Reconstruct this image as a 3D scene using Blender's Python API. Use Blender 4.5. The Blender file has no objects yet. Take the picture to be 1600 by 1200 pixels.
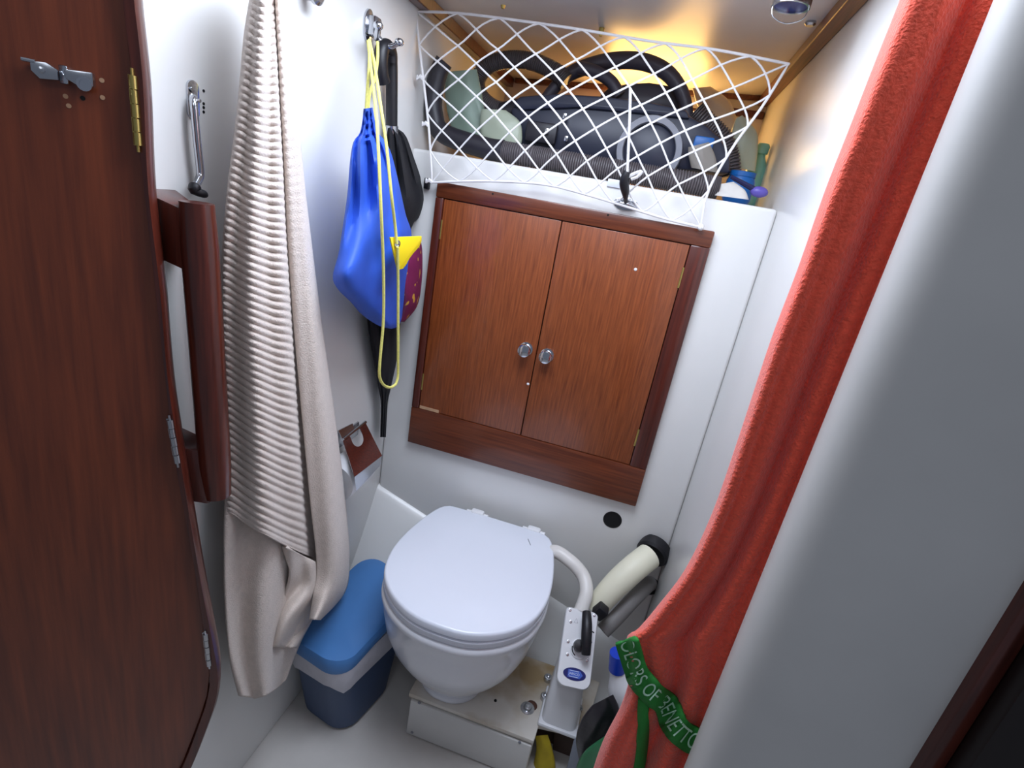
import bpy, bmesh, math, random
from mathutils import Vector, Matrix
random.seed(7)

# ------------------------------------------------------------------ camera
H = 1.27                                   # lens height above the sole
F = 826.0                                  # focal length in px of the 1600x1200 frame
def _cam_axes():
    d1 = Vector((382-800, 2900-600, F)).normalized()        # down
    d2 = Vector((-3360-800, -453-600, F)).normalized()      # left along back wall
    X = -d2; Z = -d1
    Z = (Z - X*Z.dot(X)).normalized()
    Y = Z.cross(X)
    return X, Y, Z
AX, AY, AZ = _cam_axes()
def ray(px, py):
    c = Vector((px-800, py-600, F))
    return Vector((AX.dot(c), AY.dot(c), AZ.dot(c)))
CAMP = Vector((0, 0, H))
def aX(px, py, x): r = ray(px, py); return CAMP + r*(x/r.x)
def aY(px, py, y): r = ray(px, py); return CAMP + r*(y/r.y)
def aZ(px, py, z): r = ray(px, py); return CAMP + r*((z-H)/r.z)
def aP(px, py, p, n):
    r = ray(px, py); p = Vector(p); n = Vector(n)
    return CAMP + r*((p-CAMP).dot(n)/r.dot(n))

scene = bpy.context.scene
COL = scene.collection
cd = bpy.data.cameras.new('camera'); cam = bpy.data.objects.new('camera', cd); COL.objects.link(cam)
cd.sensor_width = 36; cd.lens = F/1600*36; cd.clip_start = .01
right = Vector((AX.x, AY.x, AZ.x)); up = -Vector((AX.y, AY.y, AZ.y)); back = -Vector((AX.z, AY.z, AZ.z))
m = Matrix((right, up, back)).transposed().to_4x4(); m.translation = CAMP
cam.matrix_world = m
scene.camera = cam

# ------------------------------------------------------------------ light
w = bpy.data.worlds.new('world'); scene.world = w; w.use_nodes = True
bg = w.node_tree.nodes['Background']; bg.inputs[0].default_value = (.70, .79, 1, 1); bg.inputs[1].default_value = .15
def area(name, loc, target, sx, sy, power, col):
    l = bpy.data.lights.new(name, 'AREA'); l.shape = 'RECTANGLE'; l.size = sx; l.size_y = sy; l.energy = power; l.color = col
    o = bpy.data.objects.new(name, l); COL.objects.link(o); o.location = loc
    o.rotation_euler = (Vector(target)-Vector(loc)).to_track_quat('-Z', 'Y').to_euler()
    return o
area('hatch_daylight', (-.16, .70, 1.70), (-.16, .74, 0), .50, .44, 8.8, (.77, .85, 1))       # open deck hatch over the compartment
area('passage_daylight', (-.12, -.35, 2.0), (-.12, .0, .6), .7, .5, 1.9, (.84, .90, 1))        # companionway behind
scene.view_settings.view_transform = 'Standard'
scene.view_settings.look = 'None'
scene.view_settings.gamma = 1
scene.view_settings.use_curve_mapping = False
scene.view_settings.exposure = 0.42

# ------------------------------------------------------------------ materials
def srgb(h):
    if isinstance(h, str): c = [int(h[i:i+2], 16)/255 for i in (0, 2, 4)]
    else: c = [v/255 for v in h]
    return tuple(((v/12.92) if v <= .04045 else ((v+.055)/1.055)**2.4) for v in c) + (1,)
MATS = {}
def mat(name, col, rough=.5, metal=0, var=0, vscale=8, stretch=(1, 1, 1), bump=0, bscale=200, coat=0, trans=0, alpha=1, sheen=0, col2=None, emit=0, detail=4, bstretch=None, ramp=(.3, .7), sss=0):
    m = bpy.data.materials.new(name); m.use_nodes = True; nt = m.node_tree; N = nt.nodes; L = nt.links
    b = N['Principled BSDF']; c = srgb(col)
    b.inputs['Base Color'].default_value = c; b.inputs['Roughness'].default_value = rough; b.inputs['Metallic'].default_value = metal
    b.inputs['Coat Weight'].default_value = coat; b.inputs['Coat Roughness'].default_value = .12
    b.inputs['Transmission Weight'].default_value = trans; b.inputs['Alpha'].default_value = alpha
    b.inputs['Sheen Weight'].default_value = sheen; b.inputs['Sheen Roughness'].default_value = .5
    if emit: b.inputs['Emission Color'].default_value = c; b.inputs['Emission Strength'].default_value = emit
    tc = N.new('ShaderNodeTexCoord')
    if var or col2:
        mp = N.new('ShaderNodeMapping'); mp.inputs['Scale'].default_value = stretch
        L.new(tc.outputs['Object'], mp.inputs[0])
        n = N.new('ShaderNodeTexNoise'); n.inputs['Scale'].default_value = vscale; n.inputs['Detail'].default_value = detail
        L.new(mp.outputs[0], n.inputs['Vector'])
        r = N.new('ShaderNodeValToRGB'); L.new(n.outputs['Fac'], r.inputs[0])
        r.color_ramp.elements[0].position, r.color_ramp.elements[1].position = ramp
        c2 = srgb(col2) if col2 else tuple(v*(1-var) for v in c[:3])+(1,)
        r.color_ramp.elements[0].color = c2; r.color_ramp.elements[1].color = c
        L.new(r.outputs[0], b.inputs['Base Color'])
    if bump:
        n2 = N.new('ShaderNodeTexNoise'); n2.inputs['Scale'].default_value = bscale; n2.inputs['Detail'].default_value = 3
        mp2 = N.new('ShaderNodeMapping'); mp2.inputs['Scale'].default_value = bstretch or (1, 1, 1)
        L.new(tc.outputs['Object'], mp2.inputs[0]); L.new(mp2.outputs[0], n2.inputs['Vector'])
        bp = N.new('ShaderNodeBump'); bp.inputs['Strength'].default_value = bump; bp.inputs['Distance'].default_value = .003
        L.new(n2.outputs['Fac'], bp.inputs['Height']); L.new(bp.outputs[0], b.inputs['Normal'])
    MATS[name] = m
    return m
mat('gelcoat', (226, 225, 222), .28, var=.05, vscale=3, bump=.03, bscale=25)
mat('ceiling_paint', (206, 201, 200), .38, var=.10, vscale=5, bump=.04, bscale=20)
mat('gelcoat_dull', (212, 210, 206), .45, var=.10, vscale=6)
mat('sole', (205, 200, 194), .45, var=.16, vscale=7, bump=.06, bscale=150)
mat('plinth_mat', (208, 202, 192), .5, col2=(160, 136, 98), vscale=7, ramp=(.34, .58))
mat('mahogany', (146, 76, 36), .36, col2=(104, 48, 20), vscale=11, stretch=(26, 26, 1.1), detail=8, coat=.25, bump=.05, bscale=40, bstretch=(10, 10, .6), ramp=(.28, .72))
mat('mahogany_cross', (112, 55, 29), .36, col2=(78, 34, 17), vscale=7, stretch=(1.1, 26, 26), detail=8, coat=.25, ramp=(.28, .72))
mat('mahogany_dark', (92, 38, 26), .28, col2=(58, 22, 15), vscale=7, stretch=(26, 26, 1.1), detail=8, coat=.35, ramp=(.28, .72))
mat('door_wood', (126, 60, 32), .30, col2=(88, 39, 22), vscale=5, stretch=(22, 22, 1.2), detail=8, coat=.3, bump=.04, bscale=40, bstretch=(10, 10, .6), ramp=(.25, .75))
mat('trim_wood', (120, 70, 44), .4, col2=(72, 38, 24), vscale=7, stretch=(22, 1.2, 22), detail=6)
mat('black_wood', (26, 14, 12), .35, var=.3, vscale=8, stretch=(20, 20, 1))
mat('chrome', (205, 208, 214), .14, 1)
mat('steel', (190, 192, 196), .25, 1)
mat('brass', (196, 176, 104), .35, 1)
mat('porcelain', (226, 227, 232), .16, coat=.2)
mat('lid_plastic', (226, 230, 240), .25)
mat('white_plastic', (226, 226, 228), .32)
mat('clear_plastic', (214, 214, 218), .2, alpha=.6)
mat('rust', (92, 58, 46), .8, var=.5, vscale=60)
mat('grime', (78, 66, 58), .85, var=.4, vscale=80)
mat('black_rubber', (20, 19, 24), .45)
mat('black_void', (8, 8, 9), .9)
mat('black_cloth', (12, 12, 20), .9, var=.3, vscale=20, bump=.2, bscale=60)
mat('bin_blue', (52, 72, 104), .45)
mat('bin_lid_blue', (72, 126, 186), .42, var=.08, vscale=10)
mat('bag_film', (206, 204, 212), .35, alpha=.92, var=.15, vscale=25, bump=.4, bscale=40)
mat('beige_terry', (214, 200, 189), .95, var=.10, vscale=90, bump=.5, bscale=420, sheen=.3)
mat('red_terry', (248, 92, 66), .95, var=.2, vscale=160, bump=.9, bscale=330, sheen=.25)
mat('green_band', (38, 132, 48), .8, bump=.25, bscale=500)
mat('band_print', (196, 232, 205), .8)
mat('blue_nylon', (44, 92, 205), .6, var=.18, vscale=14, bump=.25, bscale=28)
mat('maroon_nylon', (112, 22, 74), .55, col2=(206, 158, 62), vscale=34, ramp=(.335, .35), detail=1)
mat('yellow_plastic', (250, 222, 30), .5)
mat('yellow_cord', (224, 218, 120), .7, var=.2, vscale=300)
mat('net_cord', (226, 224, 224), .8)
mat('fleck_cord', (206, 204, 204), .8, col2=(70, 66, 70), vscale=320, ramp=(.30, .38))
mat('vac_body', (44, 48, 66), .4, var=.15, vscale=12)
mat('vac_grey', (140, 142, 152), .45)
mat('vac_handle', (66, 62, 72), .4)
mat('hose_grey', (92, 86, 88), .45)
mat('hose_black', (38, 36, 44), .45)
mat('tub_warm_tint', (176, 96, 62), .45, var=.2, vscale=10)
mat('bag_green', (150, 172, 156), .4, col2=(40, 130, 86), vscale=16, ramp=(.38, .44), alpha=.9, bump=.3, bscale=30)
mat('bag_beige', (200, 186, 168), .5, alpha=.93, bump=.3, bscale=30)
mat('bag_pale', (190, 200, 178), .4, alpha=.9, bump=.3, bscale=30)
mat('teal_plastic', (126, 196, 184), .3, alpha=.85)
mat('blue_plastic', (22, 100, 176), .4)
mat('purple_plastic', (96, 84, 172), .4)
mat('navy_plastic', (22, 24, 70), .4)
mat('grey_plastic', (142, 136, 128), .5)
mat('white_cloth', (214, 210, 204), .8)
mat('hose_cream', (232, 228, 204), .5, bump=.1, bscale=150)
mat('hose_mid_grey', (122, 118, 116), .55)
mat('hose_white', (222, 218, 212), .4)
mat('logo_blue', (22, 34, 104), .3)
mat('logo_mid', (66, 100, 190), .3)
mat('logo_print', (205, 214, 240), .4)
mat('print_grey', (128, 130, 138), .5)
mat('print_dark', (30, 30, 36), .5)
mat('yellow_cloth', (196, 172, 34), .8, var=.4, vscale=16)
mat('brown_board', (84, 66, 58), .7, var=.3, vscale=10)
mat('dark_bag', (40, 36, 44), .35, var=.5, vscale=18, bump=.5, bscale=35)
mat('green_film', (46, 120, 76), .3, alpha=.88, bump=.4, bscale=30)
mat('grey_card', (138, 144, 158), .6)
mat('raw_wood', (190, 150, 116), .8, var=.3, vscale=60)
mat('bottle_blue', (20, 60, 180), .35)
mat('warm_glow', (255, 200, 118), .5, emit=20)

# ------------------------------------------------------------------ mesh helpers
class MB:
    def __init__(s): s.v = []; s.f = []
    def add(s, v, f):
        o = len(s.v); s.v += [tuple(x) for x in v]; s.f += [tuple(i+o for i in q) for q in f]; return s
    def box(s, a, b, bev=0, rot=None, seg=2):
        bm = bmesh.new(); bmesh.ops.create_cube(bm, size=1)
        c = (Vector(a)+Vector(b))/2; d = Vector(b)-Vector(a)
        for v in bm.verts: v.co = Vector((v.co.x*d.x, v.co.y*d.y, v.co.z*d.z))
        if bev: bmesh.ops.bevel(bm, geom=bm.edges[:], offset=bev, segments=seg, affect='EDGES', profile=.5)
        M = Matrix.Translation(c) @ (rot.to_4x4() if rot else Matrix())
        bm.transform(M); s.bm(bm); return s
    def bm(s, bm):
        bm.verts.index_update()
        s.add([v.co for v in bm.verts], [[v.index for v in f.verts] for f in bm.faces]); bm.free(); return s
    def loft(s, rings, cap=True, closed=True):
        n = len(rings[0]); V = [p for r in rings for p in r]; Fc = []
        for i in range(len(rings)-1):
            for j in range(n if closed else n-1):
                k = (j+1) % n
                Fc.append((i*n+j, i*n+k, (i+1)*n+k, (i+1)*n+j))
        if cap: Fc.append(tuple(range(n-1, -1, -1))); Fc.append(tuple(range((len(rings)-1)*n, len(rings)*n)))
        return s.add(V, Fc)
    def tube(s, pts, r, n=10, cap=True, loop=False):
        pts = [Vector(p) for p in pts]; m_ = len(pts); rings = []; nrm = None
        for i, p in enumerate(pts):
            if loop: t = pts[(i+1) % m_]-pts[i-1]
            else: t = pts[min(i+1, m_-1)]-pts[max(i-1, 0)]
            t = t.normalized()
            if nrm is None: nrm = t.orthogonal().normalized()
            nrm = (nrm-t*nrm.dot(t)).normalized(); bn = t.cross(nrm)
            rr = r[i] if isinstance(r, (list, tuple)) else r
            rings.append([p+(nrm*math.cos(a)+bn*math.sin(a))*rr for a in [2*math.pi*j/n for j in range(n)]])
        if loop: rings.append(rings[0]); cap = False
        return s.loft(rings, cap)
    def lathe(s, prof, origin, axis=(0, 0, 1), n=24, cap=True):
        ax = Vector(axis).normalized(); e1 = ax.orthogonal().normalized(); e2 = ax.cross(e1); o = Vector(origin)
        return s.loft([[o+ax*h+(e1*math.cos(a)+e2*math.sin(a))*max(r, 1e-4) for a in [2*math.pi*j/n for j in range(n)]] for r, h in prof], cap)
    def prism(s, poly, ext, bev=0, seg=2):
        bm = bmesh.new(); vs = [bm.verts.new(p) for p in poly]; f = bm.faces.new(vs)
        r = bmesh.ops.extrude_face_region(bm, geom=[f]); vv = [g for g in r['geom'] if isinstance(g, bmesh.types.BMVert)]
        for v in vv: v.co += Vector(ext)
        bmesh.ops.recalc_face_normals(bm, faces=bm.faces[:])
        if bev:
            es = [e for e in bm.edges if len(e.link_faces) == 2 and e.calc_face_angle(0) > .6]
            bmesh.ops.bevel(bm, geom=es, offset=bev, segments=seg, affect='EDGES', profile=.5)
        return s.bm(bm)
    def sphere(s, c, r, n=12, sc=(1, 1, 1)):
        bm = bmesh.new(); bmesh.ops.create_uvsphere(bm, u_segments=n, v_segments=max(6, n*2//3), radius=r)
        for v in bm.verts: v.co = Vector((v.co.x*sc[0], v.co.y*sc[1], v.co.z*sc[2]))+Vector(c)
        return s.bm(bm)
    def grid(s, g):
        n = len(g[0]); V = [p for r in g for p in r]
        return s.add(V, [(i*n+j, i*n+j+1, (i+1)*n+j+1, (i+1)*n+j) for i in range(len(g)-1) for j in range(n-1)])
    def build(s, name, mt, parent=None, sharp=38, flat=False, recalc=True):
        me = bpy.data.meshes.new(name); me.from_pydata(s.v, [], s.f); me.validate()
        if recalc:
            b = bmesh.new(); b.from_mesh(me); bmesh.ops.recalc_face_normals(b, faces=b.faces[:]); b.to_mesh(me); b.free()
        me.materials.append(MATS[mt])
        if not flat:
            me.polygons.foreach_set('use_smooth', [True]*len(me.polygons)); me.set_sharp_from_angle(angle=math.radians(sharp))
        me.update()
        o = bpy.data.objects.new(name, me); COL.objects.link(o)
        if parent is not None:
            o.parent = parent
            if parent.type == 'EMPTY': o.matrix_parent_inverse = Matrix.Translation(-parent.location)
        return o
def mb(): return MB()
def solid(o, t, off=0):
    md = o.modifiers.new('thickness', 'SOLIDIFY'); md.thickness = t; md.offset = off; return o
def thing(name, label, cat, loc, group=None):
    o = bpy.data.objects.new(name, None); COL.objects.link(o); o.location = loc; o.empty_display_size = .03
    o['label'] = label; o['category'] = cat
    if group: o['group'] = group
    return o
def tag(o, label, cat, group=None):
    o['label'] = label; o['category'] = cat
    if group: o['group'] = group
    return o
def struct(o): o['kind'] = 'structure'; return o
def sroot(name, loc):
    o = bpy.data.objects.new(name, None); COL.objects.link(o); o.location = loc; o['kind'] = 'structure'; o.empty_display_size = .03; return o
def cat(P, n):                       # Catmull-Rom through points (any dimension), n samples
    P = [Vector(p) for p in P]; m_ = len(P); out = []
    L = [0.]
    for i in range(1, m_): L.append(L[-1]+max((P[i]-P[i-1]).length, 1e-6))
    for k in range(n):
        s = L[-1]*k/(n-1); i = 0
        while i < m_-2 and s > L[i+1]: i += 1
        t = (s-L[i])/(L[i+1]-L[i])
        p0 = P[max(i-1, 0)]; p1 = P[i]; p2 = P[i+1]; p3 = P[min(i+2, m_-1)]
        out.append(.5*((2*p1)+(p2-p0)*t+(2*p0-5*p1+4*p2-p3)*t*t+(3*p1-p0-3*p2+p3)*t*t*t))
    return out
def c2(P, n): return [(v.x, v.y) for v in cat([(p[0], p[1], 0) for p in P], n)]
def sheet(Lp, Rp, nv, nu, plane, depth, sag=0):
    """cloth grid between two outlines; depth(u, v) gives the wall-plane coordinate of the cloth there"""
    A = c2(Lp, nv); B = c2(Rp, nv); g = []
    fn = aX if plane == 'X' else aY
    for i in range(nv):
        row = []
        for j in range(nu):
            u = j/(nu-1); v = i/(nv-1)
            px = A[i][0]*(1-u)+B[i][0]*u; py = A[i][1]*(1-u)+B[i][1]*u + sag*math.sin(math.pi*u)
            row.append(fn(px, py, depth(u, v)))
        g.append(row)
    return g
def blob(Lp, Rp, nv, nu, plane, base, thick, wr=.12, fr=5, seed=0):
    """closed soft body: ring per row, half as deep (thick) as it is wide"""
    A = c2(Lp, nv); B = c2(Rp, nv); fn = aX if plane == 'X' else aY; rings = []
    for i in range(nv):
        cx, cy = (A[i][0]+B[i][0])/2, (A[i][1]+B[i][1])/2
        hx, hy = (B[i][0]-A[i][0])/2, (B[i][1]-A[i][1])/2
        b0 = base(i/(nv-1)) if callable(base) else base
        hw = (fn(B[i][0], B[i][1], b0)-fn(A[i][0], A[i][1], b0)).length/2
        ring = []
        for j in range(nu):
            a = 2*math.pi*j/nu; k = 1+wr*math.sin(fr*a+seed+3*i/nv)*math.sin(7*i/nv+seed)
            sgn = 1 if plane == 'X' else -1
            ring.append(fn(cx+hx*math.cos(a), cy+hy*math.cos(a), b0+sgn*math.sin(a)*hw*thick*k))
        rings.append(ring)
    return mb().loft(rings)
def text_mesh(txt, size):
    c = bpy.data.curves.new('t', 'FONT'); c.body = txt; c.size = size; c.align_x = 'CENTER'; c.align_y = 'CENTER'
    o = bpy.data.objects.new('t', c); COL.objects.link(o)
    bpy.context.view_layer.update()
    me = bpy.data.meshes.new_from_object(o.evaluated_get(bpy.context.evaluated_depsgraph_get()))
    V = [v.co.copy() for v in me.vertices]; Fc = [tuple(p.vertices) for p in me.polygons]
    bpy.data.objects.remove(o); bpy.data.curves.remove(c); bpy.data.meshes.remove(me)
    return V, Fc
def frame3(o, ex, ey):
    ex = Vector(ex).normalized(); ey = Vector(ey); ey = (ey-ex*ey.dot(ex)).normalized(); ez = ex.cross(ey)
    return Vector(o), ex, ey, ez

# ------------------------------------------------------------------ room shell
XL, XR, YB, YR = -.58, .225, 1.218, 1.87
SH = H+.062                                # shelf top
def ceil_z(x): return H+.348+(x+.58)*.055
struct(mb().box((-1.4, -1.2, -.06), (1.2, 1.9, 0)).build('floor', 'sole'))
struct(mb().box((XL-.05, .46, 0), (XL, YR+.05, 1.75), .004).build('wall_left', 'gelcoat'))
struct(mb().box((XR, .49, 0), (XR+.05, YR+.05, 1.78), .004).build('wall_right', 'gelcoat'))
wb = sroot('wall_back', (0, YB, 0))
mb().box((XL, YB, 0), (XR, YB+.04, SH-.001), .008, seg=3).build('wall_panel', 'gelcoat', wb)
mb().box((XL, YB+.03, SH-.03), (XR, YR, SH-.002), .002).build('shelf_top', 'gelcoat', wb)
struct(mb().box((XL, YR, SH-.2), (XR, YR+.04, 1.75)).build('wall_recess', 'ceiling_paint'))
# ceiling slab with a hatch opening over the compartment (outside the view)
cl = mb()
for x0, x1, y0, y1 in ((-.7, -.42, .40, 1.92), (.10, .40, .40, 1.92), (-.42, .10, .98, 1.92), (-.42, .10, .40, .48)):
    P = [(x0, y0, ceil_z(x0)), (x1, y0, ceil_z(x1)), (x1, y1, ceil_z(x1)), (x0, y1, ceil_z(x0))]
    cl.prism(P, (0, 0, .05))
struct(cl.build('ceiling', 'ceiling_paint'))
# moulded hull side behind the toilet: slopes down towards the sole
def hull_z(x): return H-.843-.339*(x+.583)
hull = []
for i in range(13):
    x = XL+(XR-XL)*i/12; z0 = hull_z(x)
    prof = [(YB+.01, z0+.012), (YB-.004, z0+.008), (YB-.016, z0-.008)]
    y1 = YB-.016; z1 = z0-.008
    for k in range(1, 7): prof.append((y1-.115*k/6, z1-.19*k/6-.012*math.sin(math.pi*k/6)))
    ye, ze = prof[-1]
    prof += [(ye-.006, max(ze-.03, .0)), (ye-.008, 0)]
    hull.append([(x, a, b) for a, b in prof])
struct(mb().grid(hull).build('wall_hull', 'gelcoat'))
# right-hand bulkhead with rounded edge, wooden edging, dark joinery beside it
YP = .45
xe = aY(1340, 600, YP).x; RB = .03
x2 = aY(1505, 1062, YP).x
poly = [Vector((xe+RB-RB*math.sin(math.pi*k/14), YP+RB-RB*math.cos(math.pi*k/14), 0)) for k in range(15)]+[Vector((x2, YP+2*RB, 0)), Vector((x2, YP, 0))]
struct(mb().prism(poly, (0, 0, 1.76)).build('wall_bulkhead', 'gelcoat_dull', sharp=50))
struct(mb().box((x2, YP-.012, 0), (x2+.016, YP+.05, 1.76), .003).build('trim_1', 'mahogany_dark'))
struct(mb().box((x2+.016, YP-.03, 0), (x2+.55, YP+.05, 1.76), .004).build('wall_joinery', 'black_wood'))
# ceiling trims in the shelf recess
def trim(name, a, b, wd, dp, mt='trim_wood'):
    a = Vector(a); b = Vector(b); t = (b-a).normalized(); side = t.cross(Vector((0, 0, 1))).normalized()
    P = [a+side*wd/2+Vector((0, 0, dp/2)), a-side*wd/2+Vector((0, 0, dp/2)), a-side*wd/2-Vector((0, 0, dp/2)), a+side*wd/2-Vector((0, 0, dp/2))]
    return struct(mb().prism(P, b-a, .002, 1).build(name, mt))
trim('trim_2', (XL+.012, .46, ceil_z(XL)-.012), (XL+.012, YR, ceil_z(XL)-.012), .024, .026, 'mahogany_dark')
trim('trim_3', (XR-.014, .5, ceil_z(XR)-.012), (XR-.014, YR, ceil_z(XR)-.014), .028, .026)
trim('trim_4', (XL+.03, YR-.008, ceil_z(XL)-.006), (XR-.03, YR-.008, ceil_z(XR)-.008), .014, .014)
trim('trim_5', (.07, YR-.006, ceil_z(XR)-.052), (XR-.002, YR-.006, ceil_z(XR)-.052), .012, .02, 'mahogany_dark')
# glowing panel added as unseen source of the warm glow behind the stowed gear
w1 = sroot('added_glow_1', (-.10, YR, H+.22))
mb().box((-.27, YR-.012, H+.225), (.05, YR+.002, H+.335), .01).build('glow_panel_frame', 'trim_wood', w1)
mb().box((-.255, YR-.016, H+.24), (.035, YR-.011, H+.325)).build('glow_panel', 'warm_glow', w1)

# ------------------------------------------------------------------ door on the left
dp, dn = Vector((-.52, .50, 0)), Vector((.66, -.75, 0))      # plane of the open door leaf, facing the passage
DT = Vector((.75, .66, 0)).normalized(); DN = dn.normalized()
outer = [(214, -60), (218, 0), (227, 80), (233, 150), (240, 300), (257, 450), (270, 600), (290, 730), (318, 900), (337, 1000), (345, 1052), (341, 1090), (330, 1125), (300, 1200), (262, 1270)]
inner = [(186, -60), (193, 0), (202, 80), (208, 120), (221, 250), (241, 430), (260, 600), (276, 730), (303, 880), (321, 1000), (328, 1056), (324, 1090), (314, 1122), (286, 1195), (250, 1262)]
door = sroot('door_1', aP(240, 600, dp, dn)*1.0)
door.location.z = 0
O3 = [aP(x, y, dp, dn) for x, y in outer]; I3 = [aP(x, y, dp, dn) for x, y in inner]
zt, zb = O3[0].z, O3[-1].z
left_top = I3[0]-DT*.6; left_bot = I3[-1]-DT*.6
leaf = [p-DN*.004 for p in I3]+[left_bot-DN*.004, left_top-DN*.004]
mb().prism(leaf, -DN*.022, .001, 1).build('leaf', 'door_wood', door)
so = cat(O3, 60); si = cat(I3, 60)
rings = [[si[k]+DN*.004, so[k]+DN*.006-DT*.004, so[k]-DN*.004, so[k]-DN*.028, si[k]-DN*.028] for k in range(60)]
mb().loft(rings).build('edge_strip', 'mahogany_dark', door)
def hinge(pa, pb, mt):
    a = aP(pa[0], pa[1], dp, dn)+DN*.006; b = aP(pb[0], pb[1], dp, dn)+DN*.006
    h = mb(); n = 5
    for k in range(n):
        p = a.lerp(b, (k+.04)/n); q = a.lerp(b, (k+.96)/n)
        h.tube([p, q], .0036 if k % 2 == 0 else .0032, 10)
    o = h.build('hinge', mt, door)
    t = (b-a).normalized()
    mb().tube([a-t*.006, b+t*.006], .0016, 8).build('pin', mt, o)
    mb().prism([a-DT*.004-DN*.004, a-DN*.004, b-DN*.004, b-DT*.004-DN*.004], DN*.002).build('hinge_leaf', mt, o)
hinge((208, 118), (217, 228), 'brass'); hinge((266, 652), (278, 720), 'steel'); hinge((321, 985), (327, 1035), 'steel')
# latch screwed to the leaf
lt = aP(100, 117, dp, dn)
def dq(u, v, n=0): return lt+DT*u+Vector((0, 0, v))+DN*n
latch = mb().prism([dq(-.024, .006, -.003), dq(-.012, .0075, -.003), dq(-.004, .003, -.003), dq(-.004, -.006, -.003), dq(-.018, -.008, -.003), dq(-.024, -.002, -.003)], DN*.007, .001).build('latch', 'steel', door)
mb().tube([dq(-.03, .006, .003), dq(-.02, .006, .003)], .0018, 8).build('pin', 'steel', latch)
mb().prism([dq(.002, .005, -.003), dq(.024, .007, -.003), dq(.024, -.006, -.003), dq(.010, -.007, -.003), dq(.002, -.003, -.003)], DN*.012, .0015).build('keeper', 'steel', latch)
mb().lathe([(.0062, 0), (.0062, .003), (.004, .003), (.004, .001)], dq(.017, -.005, .009), DN, 16).build('keeper_eye', 'chrome', latch)
mb().box(dq(.0, -.004, .0)-Vector((.003, .003, .004)), dq(.0, .004, .006)+Vector((.003, .003, .004)), .001).build('clip', 'chrome', latch)
mb().lathe([(.003, 0), (.003, .002), (.001, .003)], dq(-.016, 0, .004), DN, 10).build('screw', 'steel', latch)
for q, (x, y) in enumerate([(101, 150), (128, 153), (158, 125), (159, 152), (106, 165)]):
    c = aP(x, y, dp, dn)
    mb().lathe([(.0022, -.004), (.0022, .0006)], c-DN*.004, DN, 10).build('filled_screw_hole' if q != 1 else 'screw_hole', 'raw_wood' if q != 1 else 'black_void', door)

# ------------------------------------------------------------------ wall cabinet
YC = 1.2
cab = thing('wall_cabinet', 'mahogany framed wall cabinet with two doors and chrome knobs below the white shelf', 'cabinet', (-.19, YC, H-.667))
cx0, cx1, cz0, cz1 = -.501, .117, H-.667, H-.001
ix0, ix1, iz0, iz1 = -.481, .077, H-.563, H-.035
xm = -.201
mb().box((cx0, YC, iz1), (cx1, YB+.002, cz1), .003).build('top_rail', 'mahogany_cross', cab)
mb().box((cx0, YC, cz0), (cx1, YB+.002, iz0), .003).build('bottom_rail', 'mahogany_cross', cab)
mb().box((cx0, YC, iz0), (ix0, YB+.002, iz1), .003).build('stile', 'mahogany_dark', cab)
mb().box((ix1, YC, iz0), (cx1, YB+.002, iz1), .003).build('stile', 'mahogany_dark', cab)
mb().box((cx0+.01, YB-.006, cz0+.01), (cx1-.01, YB+.001, cz1-.01)).build('back_panel', 'black_wood', cab)
for k, (a, b) in enumerate(((ix0+.0015, xm-.0012), (xm+.0012, ix1-.0015))):
    d = mb().box((a, YC+.003, iz0+.0015), (b, YB-.004, iz1-.0015), .0012).build('door', 'mahogany', cab)
    c = aY(*((820, 547), (853, 557))[k], YC-.012); c.y = YC+.003
    mb().lathe([(.0165, 0), (.0165, .003), (.0085, .005), (.007, .012), (.012, .016), (.0155, .021), (.015, .026), (.008, .029), (.0, .029)], c, (0, -1, 0), 24).build('knob', 'chrome', d)
    hx = a if k == 0 else b
    for hz in (iz1-.07, iz0+.075):
        mb().tube([(hx, YC+.004, hz-.022), (hx, YC+.004, hz+.022)], .0028, 8).build('hinge', 'brass', d)
    if k == 0:
        mb().box((a+.001, YC+.0022, iz0+.001), (a+.055, YC+.004, iz0+.009)).build('worn_edge', 'raw_wood', d)
for x, y in ((770, 303), (950, 336)):
    c = aY(x, y, YC); mb().lathe([(.0022, -.001), (.0022, .0007)], c, (0, -1, 0), 8).build('screw', 'black_void', cab)
c = aY(825, 600, YC+.003); mb().sphere((c.x, YC+.003, c.z), .0035, 8, (1, .4, 1)).build('paint_spot', 'white_plastic', cab)
c = aY(993, 421, YC+.003); mb().sphere((c.x, YC+.003, c.z), .0035, 8, (1, .4, 1)).build('paint_spot', 'white_plastic', cab)

# ------------------------------------------------------------------ holes, cleat on the back wall
c = aY(957, 812, YB)
tag(mb().lathe([(.0235, -.006), (.0235, .0012), (.021, .002), (.020, .0008), (0, .0006)], (c.x, YB, c.z), (0, -1, 0), 32, False).build('hose_grommet', 'black_void'), 'round black hole in the white wall under the cabinet', 'hole')
c = aY(978, 319, YB)
clt = thing('chrome_cleat', 'small chrome cleat screwed to the white shelf front above the cabinet', 'cleat', (c.x, YB, c.z))
mb().prism([Vector((c.x+.027*math.cos(a)*(1 if abs(math.cos(a)) < .8 else 1), YB+.001, c.z+.013*math.sin(a))) for a in [2*math.pi*k/20 for k in range(20)]], (0, -.004, 0), .001).build('base_plate', 'chrome', clt)
mb().tube([(c.x-.022, YB-.006, c.z+.003), (c.x-.012, YB-.014, c.z), (c.x, YB-.016, c.z), (c.x+.012, YB-.014, c.z), (c.x+.022, YB-.006, c.z-.003)], .004, 10).build('horn', 'chrome', clt)
for s in (-1, 1): mb().lathe([(.0035, 0), (.0035, .002), (.001, .003)], (c.x+s*.02, YB-.003, c.z-.002), (0, -1, 0), 10).build('screw', 'steel', clt)
c = aY(961, 287, YB)
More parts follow.
